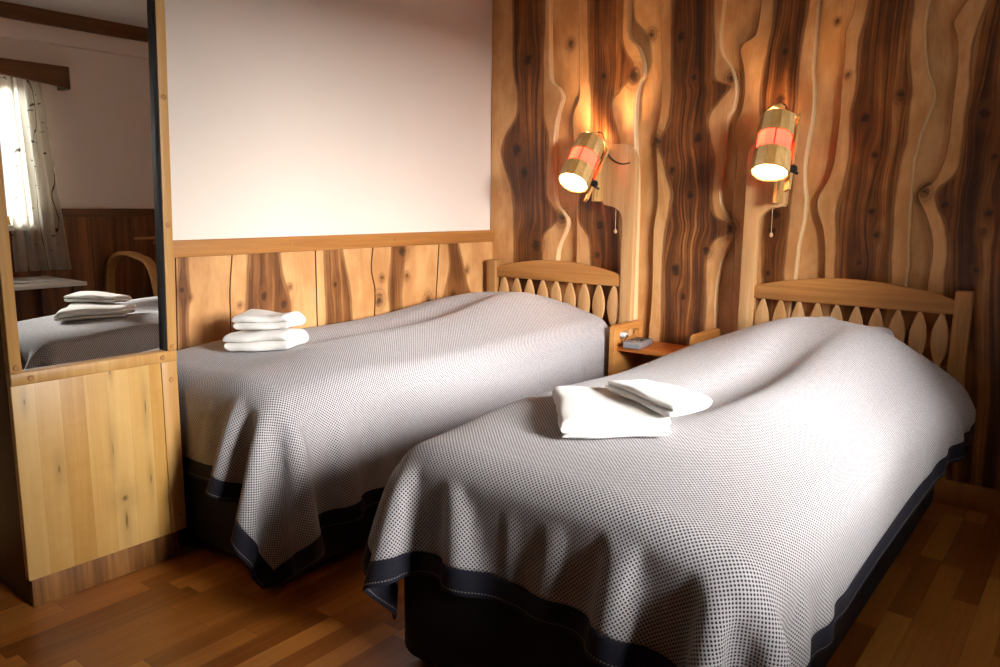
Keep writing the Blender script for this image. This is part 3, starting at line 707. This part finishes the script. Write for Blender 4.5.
# headboards
def rail_poly(xa, xb, zb, zend, zmid, n=24):
    top = [(xa + (xb - xa) * i / n, zend + (zmid - zend) * math.sin(PI * i / n) ** .8) for i in range(n + 1)]
    return [(xa, zb), (xb, zb)] + top[::-1]
def leaf(cx, z0, z1, w):
    n = 10; zm = (z0 + z1) / 2; L = []
    for i in range(n + 1):
        t = i / n; L.append((cx + w / 2 * (max(0, math.sin(PI * t)) ** .95 * .92 + .08), z0 + (z1 - z0) * t))
    for i in range(n, -1, -1):
        t = i / n; L.append((cx - w / 2 * (max(0, math.sin(PI * t)) ** .95 * .92 + .08), z0 + (z1 - z0) * t))
    return L
def headboard(B, xa, xb, nleaf, short_side, bracket):
    r = B.root; y0, y1 = YH - .016, YH + .016
    b = bmesh.new(); prism(b, rail_poly(xa, xb, .765, .818, .872), 1, y0 + .002, y1 - .004, .006); obj('top_rail', b, M['bed'], r)
    b = bmesh.new(); box(b, (xa, y0 + .003, .50), (xb, y1 - .006, .562), .004); obj('lower_rail', b, M['bed'], r)
    p = (xb - xa) / nleaf
    for i in range(nleaf):
        b = bmesh.new(); prism(b, leaf(xa + p * (i + .5), .556, .771, p * .80), 1, YH - .009, YH + .006, .003); obj('splat', b, M['bedv'], r)
    pw = .062
    if short_side < 0: px = (xa - pw, xa)
    else: px = (xb, xb + pw)
    b = bmesh.new(); box(b, (px[0], y0 - .012, .34 if short_side > 0 else 0), (px[1] - (.006 if short_side > 0 else 0), y1 + .006, .855), .005); obj('headboard_post', b, M['postv'], r)
    # the other post rises and hooks over to carry the lamp
    s = 1 if bracket > 0 else -1                   # +1: hook towards +x
    xo = xa - pw if s > 0 else xb + pw             # outer edge of the post
    def mx(p): return [(xo + s * q[0], q[1]) for q in p]
    W = .172; zt = 1.440; zb = 1.168
    poly = [(0, 0), (pw, 0), (pw, 1.06)] + arc((pw + .075, 1.075), .075, 180, 100, 8) + [(W - .006, zb - .012), (W, zb), (W + .004, zt - .012), (W - .006, zt)] + arc((.085, zt - .085), .085, 90, 180, 9)
    b = bmesh.new(); prism(b, mx(poly), 1, y0 - .006, y1, .004); obj('lamp_post', b, M['bedv'], r)
    return xo + s * W
LXE = headboard(LB, -2.628, -1.862, 9, -1, -1)
RXE = headboard(RB, -1.208, -.450, 10, 1, 1)

# ------------------------------------------------------------------ wall lamps
def lamp(top, axis_up, side, label, cord_pts, pull_xy, pullz, power, px):
    """top = centre of the shade's upper rim, axis_up points from the mouth to the top, side = which way the arm lies"""
    L = .25
    zax = Vector(axis_up).normalized(); org = Vector(top) - zax * L
    xax = Vector((side, 0, 0)); xax = (xax - zax * xax.dot(zax)).normalized(); yax = zax.cross(xax)
    m = Matrix((xax, yax, zax)).transposed().to_4x4(); m.translation = org
    root = thing('wall_lamp', org, label, 'lamp', 'wooden wall lamps over the beds')
    def ring(nm, r0, r1, z0, z1, t, mat, n=12, rot=0.0):
        b = bmesh.new()
        lathe(b, [(r0, z0), (r1, z1), (r1 - t, z1), (r0 - t, z0), (r0, z0)], n, m @ Matrix.Rotation(rot, 4, 'Z'))
        bmesh.ops.remove_doubles(b, verts=b.verts, dist=1e-5)
        o = obj(nm, b, mat, root, auto=12)
        if n == 12:
            o.data.materials.append(M['stave_pale']); o.data.materials.append(M['stave_dark'])
            for i, p in enumerate(o.data.polygons): p.material_index = (0, 1, 0, 2, 1, 0, 2, 0, 1, 2, 0, 1)[i % 12]
        return o
    o = ring('lower_stave_ring', .078, .074, 0, .088, .008, M['stave']); 
    ring('upper_stave_ring', .073, .068, .162, L, .008, M['stave'])
    o = ring('veneer_band', .067, .066, .080, .170, .002, M['band'], 24); o['label'] = 'glowing red veneer band'
    for k in range(4):                             # thin ribs joining the two rings over the veneer
        b = bmesh.new(); box(b, (.0655, -.002, .085), (.0690, .002, .166), 0, 1, m @ Matrix.Rotation(k / 4 * 2 * PI + .35, 4, 'Z')); obj('rib', b, M['cord'], root)
    # slotted arm beside the shade and the little plate over its open top
    b = bmesh.new()
    slot = [(-.005, .02), (.005, .02), (.005, .10), (-.005, .10)]
    arm = [(-.015, -.045), (.015, -.045), (.015, L + .05), (-.015, L + .05)]
    ma = m @ Matrix.Rotation(math.radians(side * 52), 4, 'Z')
    prism(b, arm, 0, .084, .096, 0, ma, holes=[slot]); obj('slotted_arm', b, M['stave'], root)
    b = bmesh.new(); box(b, (-.045, -.022, L + .024), (.086, .022, L + .036), .003, 2, ma); pl_ = obj('top_plate', b, M['stave'], root)
    b = bmesh.new(); lathe(b, [(0, L + .036), (.019, L + .036), (.019, L + .052), (.012, L + .060), (0, L + .060)], 16, m); obj('socket_cap', b, M['stave'], root)
    b = bmesh.new(); lathe(b, [(0, L - .01), (.016, L - .01), (.016, L + .024), (0, L + .024)], 16, m); obj('bulb_holder', b, M['white_plastic'], root)
    b = bmesh.new(); lathe(b, [(0, .108), (.016, .112), (.027, .13), (.030, .15), (.024, .172), (.014, .195), (.013, L - .01), (0, L - .01)], 20, m); obj('bulb', b, M['bulb'], root, smooth=True)
    b = bmesh.new(); mk = ma @ Matrix.Translation((.096, 0, .045)) @ Matrix.Rotation(PI / 2, 4, 'Y')
    lathe(b, [(0, .03), (.006, .03), (.006, -.016), (0, -.016)], 12, mk)
    lathe(b, [(0, 0), (.016, 0), (.018, .006), (.016, .014), (.010, .020), (0, .021)], 18, ma @ Matrix.Translation((.090, -.012, .045)) @ Matrix.Rotation(PI / 2, 4, 'X'))
    obj('black_knob', b, M['black'], root)
    b = bmesh.new()
    out = [(3.215, 1.172), (YH - .0225, 1.172), (YH - .0225, 1.37), (3.235, 1.37)]
    prism(b, out, 0, px - .012, px + .002, 0, holes=[[(3.232, 1.19), (3.244, 1.19), (3.248, 1.26), (3.236, 1.26)]]); obj('swivel_plate', b, M['stave'], root)
    p0 = m @ Vector((0, 0, L + .058))
    b = bmesh.new(); tube(b, cr([tuple(p0), tuple(p0 + Vector((side * .018, .012, .002)))] + cord_pts, 6), .0028, 6); obj('cord', b, M['cord'], root, auto=80)
    pc = bmesh.new(); tube(pc, [(pull_xy[0], pull_xy[1], pullz[1]), (pull_xy[0] + .001, pull_xy[1], pullz[0] + .01)], .0016, 6)
    po = obj('pull_cord', pc, M['pull'], root)
    b = bmesh.new(); lathe(b, [(0, -.011), (.006, -.008), (.0085, 0), (.006, .008), (0, .011)], 12, Matrix.Translation((pull_xy[0] + .001, pull_xy[1], pullz[0]))); obj('pull_bead', b, M['bedv'], po)
    b = bmesh.new(); lathe(b, [(0, .006), (.069, .006), (.069, .009), (0, .009)], 24, m); obj('diffuser', b, M['diff'], root)
    bp = m @ Vector((0, 0, .135))
    ld = bpy.data.lights.new('bulb_light', 'POINT'); ld.energy = power; ld.color = (1.0, .64, .36); ld.shadow_soft_size = .03
    lo = bpy.data.objects.new('bulb_light', ld); COL.objects.link(lo); lo.location = bp - Vector(org); lo.parent = root
    return root, ld
xt, zt = on_y(591, 142, 3.245)
lampA, ldA = lamp((xt, 3.245, zt), (-.02, .62, .78), 1, 'lit wooden lamp with red band, over the bed by the white wall', [(on_y(603, 135, 3.285)[0], 3.285, on_y(603, 135, 3.285)[1]), (on_y(607, 152, YH - .03)[0], YH - .03, on_y(607, 152, YH - .03)[1]), (-1.915, YH - .030, 1.365), (-1.87, YH - .026, 1.347), (-1.83, YH - .024, 1.352)], (-1.905, YH - .010), (1.03, 1.15), 38, LXE)
xt, zt = on_y(778, 118, 3.245)
lampB, ldB = lamp((xt, 3.245, zt), (-.08, .45, .88), 1, 'lit wooden lamp with red band, over the bed nearer the viewer', [(on_y(790, 122, 3.29)[0], 3.29, on_y(790, 122, 3.29)[1]), (-1.085, 3.345, 1.36), (-1.12, YH + .024, 1.25)], (-1.153, YH - .010), (1.038, 1.15), 13, RXE - .012)

# ------------------------------------------------------------------ nightstand and what is on it
ns = thing('nightstand', (-1.58, 3.24, 0), 'small orange pine nightstand with cut-out handles between the two beds', 'nightstand')
obj('shelf', bx((-1.782, 3.135, .487), (-1.400, 3.378, .507), .004), M['night'], ns)
obj('lower_shelf', bx((-1.782, 3.15, .14), (-1.400, 3.378, .16), .003), M['night'], ns)
for xx in (-1.798, -1.402):
    yo = 3.105; yb = 3.380
    out = [(yo, 0), (yb, 0), (yb, .585)] + arc((yb - .022, .585), .022, 0, 90, 5) + arc((yo + .025, .580), .025, 90, 180, 5)
    hole = arc((3.175, .552), .020, 100, 260, 6) + arc((3.325, .552), .020, -80, 80, 6)
    b = bmesh.new(); prism(b, out[::-1], 0, xx, xx + .024, 0, holes=[hole]); obj('side_panel', b, M['nighty'], ns)
al = thing('alarm_clock', (-1.70, 3.20, .508), 'flat grey box with dark buttons lying on the orange pine nightstand', 'alarm clock')
rot = Matrix.Translation((-1.70, 3.20, .508)) @ Matrix.Rotation(math.radians(8), 4, 'Z')
b = bmesh.new(); box(b, (-.042, -.085, 0), (.042, .085, .030), .005, 3, rot); obj('case', b, M['grey_plastic'], al)
b = bmesh.new(); box(b, (-.03, .02, .0295), (.03, .07, .032), .001, 1, rot); obj('display', b, M['dark_grey'], al)
for i in range(3):
    b = bmesh.new(); box(b, (-.028 + i * .022, -.02, .0295), (-.014 + i * .022, -.004, .034), .001, 1, rot); obj('button', b, M['dark_grey'], al)
pg = thing('plug', (-1.775, 3.205, .55), 'white plug on a dark cord seen through the nightstand handle', 'plug')
b = bmesh.new(); lathe(b, [(0, 0), (.011, 0), (.014, .01), (.014, .035), (.008, .05), (0, .05)], 16, Matrix.Translation((-1.765, 3.205, .552)) @ Matrix.Rotation(-PI / 2, 4, 'Y')); obj('plug_body', b, M['white_plastic'], pg)
b = bmesh.new(); tube(b, cr([(-1.766, 3.205, .552), (-1.750, 3.185, .550), (-1.752, 3.16, .530), (-1.748, 3.15, .5115), (-1.735, 3.18, .511)], 8), .0028, 6); obj('cord', b, M['cord'], pg, auto=80)

# ------------------------------------------------------------------ towels
def towel(name, label, P, c, rz, length, width, layers, t, tilt=(0, 0), seed=1, zoff=0.0, taper=0.0, flop=0.0):
    """a folded towel: a thick ribbon zig-zagged in layers, run along its length"""
    g = np.random.default_rng(seed); prof = []
    n = 9; R0 = t / 2
    cen = []                                        # centre line through the folds
    for k in range(layers):
        xs_ = np.linspace(-width / 2 + R0, width / 2 - R0, n)
        if k % 2: xs_ = xs_[::-1]
        xs_ = xs_ + (k * .004)
        for x in xs_: cen.append((x, t * .5 + k * t * 1.02))
        if k < layers - 1:
            s = 1 if k % 2 == 0 else -1; ex = xs_[-1]
            for a in (-45, 0, 45): cen.append((ex + s * R0 * 1.1 * math.cos(math.radians(a)), t * .5 + k * t * 1.02 + t * .51 * (1 + math.sin(math.radians(a)))))
    cen = np.array(cen); d = np.gradient(cen, axis=0); d /= np.linalg.norm(d, axis=1)[:, None] + 1e-9
    nr = np.stack([-d[:, 1], d[:, 0]], 1); hw_ = t * .485
    ring = np.concatenate([cen + nr * hw_, [cen[-1] + d[-1] * hw_ * .8], (cen - nr * hw_)[::-1], [cen[0] - d[0] * hw_ * .8]])
    m = 22; V = []; ss_ = np.linspace(-.5, .5, m)
    ph = g.uniform(0, 6, 6)
    for i, s in enumerate(ss_):
        endr = 1 - .35 * max(0, (abs(s) - .46) / .04) ** 2
        q = ring.copy(); q[:, 1] = (q[:, 1] - layers * t / 2) * endr + layers * t / 2
        x = q[:, 0] * (1 + taper * s); z = q[:, 1]
        lay = z / t
        l = s * length + .006 * np.sin(lay * 2.1 + ph[0]) + .004 * np.sin(x * 40 + ph[1])
        x = x + .004 * np.sin(s * 9 + ph[2] + lay)
        z = z * (1 + .06 * np.sin(s * 7 + ph[3]) + .05 * np.sin(x * 30 + ph[4])) + flop * (s + .5) ** 2 * lay / layers
        V.append(np.stack([l, x, z], 1))
    V = np.array(V); k = V.shape[1]
    ca, sa = math.cos(rz), math.sin(rz)
    W = V.copy(); W[..., 0] = c[0] + V[..., 0] * ca - V[..., 1] * sa; W[..., 1] = c[1] + V[..., 0] * sa + V[..., 1] * ca
    wx = np.clip(W[..., 0], -9, 9)
    ground = np.array([[top_z(P, a, b) for a, b in zip(r1[::1], r2[::1])] for r1, r2 in zip(W[..., 0], W[..., 1])])
    gm = ground.max()
    W[..., 2] = V[..., 2] + ground * .85 + gm * .15 + .003 + zoff + tilt[0] * V[..., 0] + tilt[1] * V[..., 1]
    idx = np.arange(m * k).reshape(m, k); q = []
    for j in range(k):
        jn = (j + 1) % k; q.append(np.stack([idx[:-1, j], idx[1:, j], idx[1:, jn], idx[:-1, jn]], -1))
    bm = bmesh.new(); vs = [bm.verts.new(p) for p in W.reshape(-1, 3) - np.array([c[0], c[1], gm])]
    for f in np.concatenate(q): bm.faces.new([vs[i] for i in f])
    K = len(cen)
    for e in (0, m - 1):                            # end caps follow the ribbon
        for j in range(K - 1):
            f = [vs[idx[e, j]], vs[idx[e, j + 1]], vs[idx[e, k - 2 - (j + 1)]], vs[idx[e, k - 2 - j]]]
            bm.faces.new(f if e == 0 else f[::-1])
        f = [vs[idx[e, K - 1]], vs[idx[e, K]], vs[idx[e, K + 1]]]; bm.faces.new(f)
        f = [vs[idx[e, k - 2]], vs[idx[e, k - 1]], vs[idx[e, 0]]]; bm.faces.new(f)
    o = obj(name, bm, M['terry'], None, auto=60); o.location = (c[0], c[1], gm)
    md = o.modifiers.new('soft', 'SUBSURF'); md.levels = 1; md.render_levels = 2
    return tag(o, label, 'towel', 'folded white towels on the beds')
towel('folded_towel', 'large white folded towel on the bed by the wall, lower of the pair', PL, (-2.375, 1.655), math.radians(30), .24, .20, 2, .031, seed=2)
towel('folded_towel', 'small white folded towel on top of the large one, bed by the wall', PL, (-2.385, 1.675), math.radians(30), .21, .17, 2, .026, zoff=.070, seed=3)
towel('folded_towel', 'large white folded towel with layered edge, lower of the pair on the nearer bed', PR, (-.96, 1.66), math.radians(-52), .30, .25, 3, .016, seed=4)
towel('folded_towel', 'narrow white folded towel lying across the large one on the nearer bed', PR, (-.855, 1.71), math.radians(-28), .28, .12, 2, .017, zoff=.055, seed=6)

# ------------------------------------------------------------------ the other side of the room (seen in the mirror)
b = bmesh.new()
pts = [(.62, 1.86), (.62, 2.0), (2.382, 2.0), (2.382, 1.86)] + [(2.29 - 1.58 * i / 16, 1.875 + .05 * math.sin(PI * i / 16)) for i in range(17)]
prism(b, pts, 0, XR - .13, XR - .10, .003)
pe = obj('curtain_pelmet', b, M['pelmet']); tag(pe, 'brown wooden pelmet over the curtained window, seen in the mirror', 'pelmet')
for y in (2.352, .62): obj('pelmet_return', bx((XR - .10, y, 1.86), (XR, y + .03, 2.0), 0), M['pelmet'], pe)
def curtain(ya, yb, label, lean):
    n1, n2 = 90, 30; u = np.linspace(0, 1, n1); v = np.linspace(0, 1, n2); Uu, Vv = np.meshgrid(u, v, indexing='ij')
    amp = .022 * (.6 + .4 * Vv)
    Y = ya + (yb - ya) * Uu + lean * Vv * Uu + .006 * np.sin(Uu * 50)
    X = XR - .055 + amp * np.sin(Uu * 2 * PI * 5 + .6 * np.sin(Vv * 3)) * .9 - .012 * Vv
    Z = 1.905 - Vv * 1.21
    idx = np.arange(n1 * n2).reshape(n1, n2); q = np.stack([idx[:-1, :-1], idx[1:, :-1], idx[1:, 1:], idx[:-1, 1:]], -1).reshape(-1, 4)
    o = link('curtain', mesh_np('curtain', np.stack([X, Y, Z], -1).reshape(-1, 3), q), M['sheer'], None, smooth=True); return tag(o, label, 'curtain')
curtain(1.98, 2.235, 'sheer white curtain with dark twig pattern, seen in the mirror', .09)
tb = thing('table', (.56, 1.71, 0), 'small pale-topped table under the window, seen in the mirror', 'table')
obj('tabletop', bx((.27, 1.25, .637), (.85, 2.17, .66), .004), M['tabletop'], tb)
for x in (.32, .80):
    for y in (1.30, 2.12): obj('leg', bx((x - .02, y - .02, 0), (x + .02, y + .02, .637), .003), M['pelmet'], tb)
b = bmesh.new(); box(b, (.42, 1.72, .660), (.74, 2.02, .664)); o = obj('newspaper', b, M['paper']); tag(o, 'printed paper lying on the small table, seen in the mirror', 'paper')
ch = thing('armchair', (.53, 2.81, 0), 'dark armchair with bent pale wood arm beyond the table, seen in the mirror', 'chair')
obj('seat', bx((.27, 2.62, .34), (.76, 3.0, .43), .03, 3), M['upholst'], ch)
obj('backrest', bx((.15, 2.62, .38), (.26, 3.0, .70), .03, 3), M['upholst'], ch)
for y in (2.565, 3.055):
    pth = cr([(.825, 0), (.83, .45), (.81, .65), (.74, .75), (.61, .80), (.41, .79), (.23, .72), (.14, .40), (.12, 0)], 6)
    A = np.array(pth); d = np.gradient(A, axis=0); d /= np.linalg.norm(d, axis=1)[:, None]; nr = np.stack([-d[:, 1], d[:, 0]], 1)
    poly = [tuple(p) for p in A + nr * .012] + [tuple(p) for p in (A - nr * .012)[::-1]]
    b = bmesh.new(); prism(b, poly, 1, y - .028, y + .028, 0); obj('bent_arm', b, M['chair'], ch)
rk = thing('peg_rail', (XR - .02, 2.90, .88), 'short pale wooden rail on the dark boards, seen in the mirror', 'rail')
obj('rail_board', bx((XR - .045, 2.78, .875), (XR - .02, 3.05, .893), .003), M['chair'], rk)
b = bmesh.new(); tube(b, [(XR - .03, 2.93, .85), (XR - .085, 2.93, .855)], .014, 10); obj('peg', b, M['chair'], rk)

# ------------------------------------------------------------------ light
W = bpy.data.worlds.new('world'); S.world = W; W.use_nodes = True
bg = W.node_tree.nodes['Background']; bg.inputs[0].default_value = (.75, .87, 1, 1); bg.inputs[1].default_value = 2.0
def area(name, loc, target, sx, sy, e, col):
    l = bpy.data.lights.new(name, 'AREA'); l.shape = 'RECTANGLE'; l.size = sx; l.size_y = sy; l.energy = e; l.color = col
    o = bpy.data.objects.new(name, l); COL.objects.link(o); o.location = loc
    o.rotation_euler = (Vector(target) - Vector(loc)).to_track_quat('-Z', 'Y').to_euler(); return o
area('daylight', (5.0, -1.2, 2.85), (.9, 1.5, 1.4), 7.6, 2.6, 8700, (1.0, .972, .955))
vs = S.view_settings; vs.view_transform = 'Standard'; vs.look = 'None'; vs.gamma = 1; vs.use_curve_mapping = False; vs.exposure = 0.0
S.cycles.use_denoising = True; S.cycles.sample_clamp_indirect = 6; S.cycles.max_bounces = 10; S.cycles.caustics_reflective = True
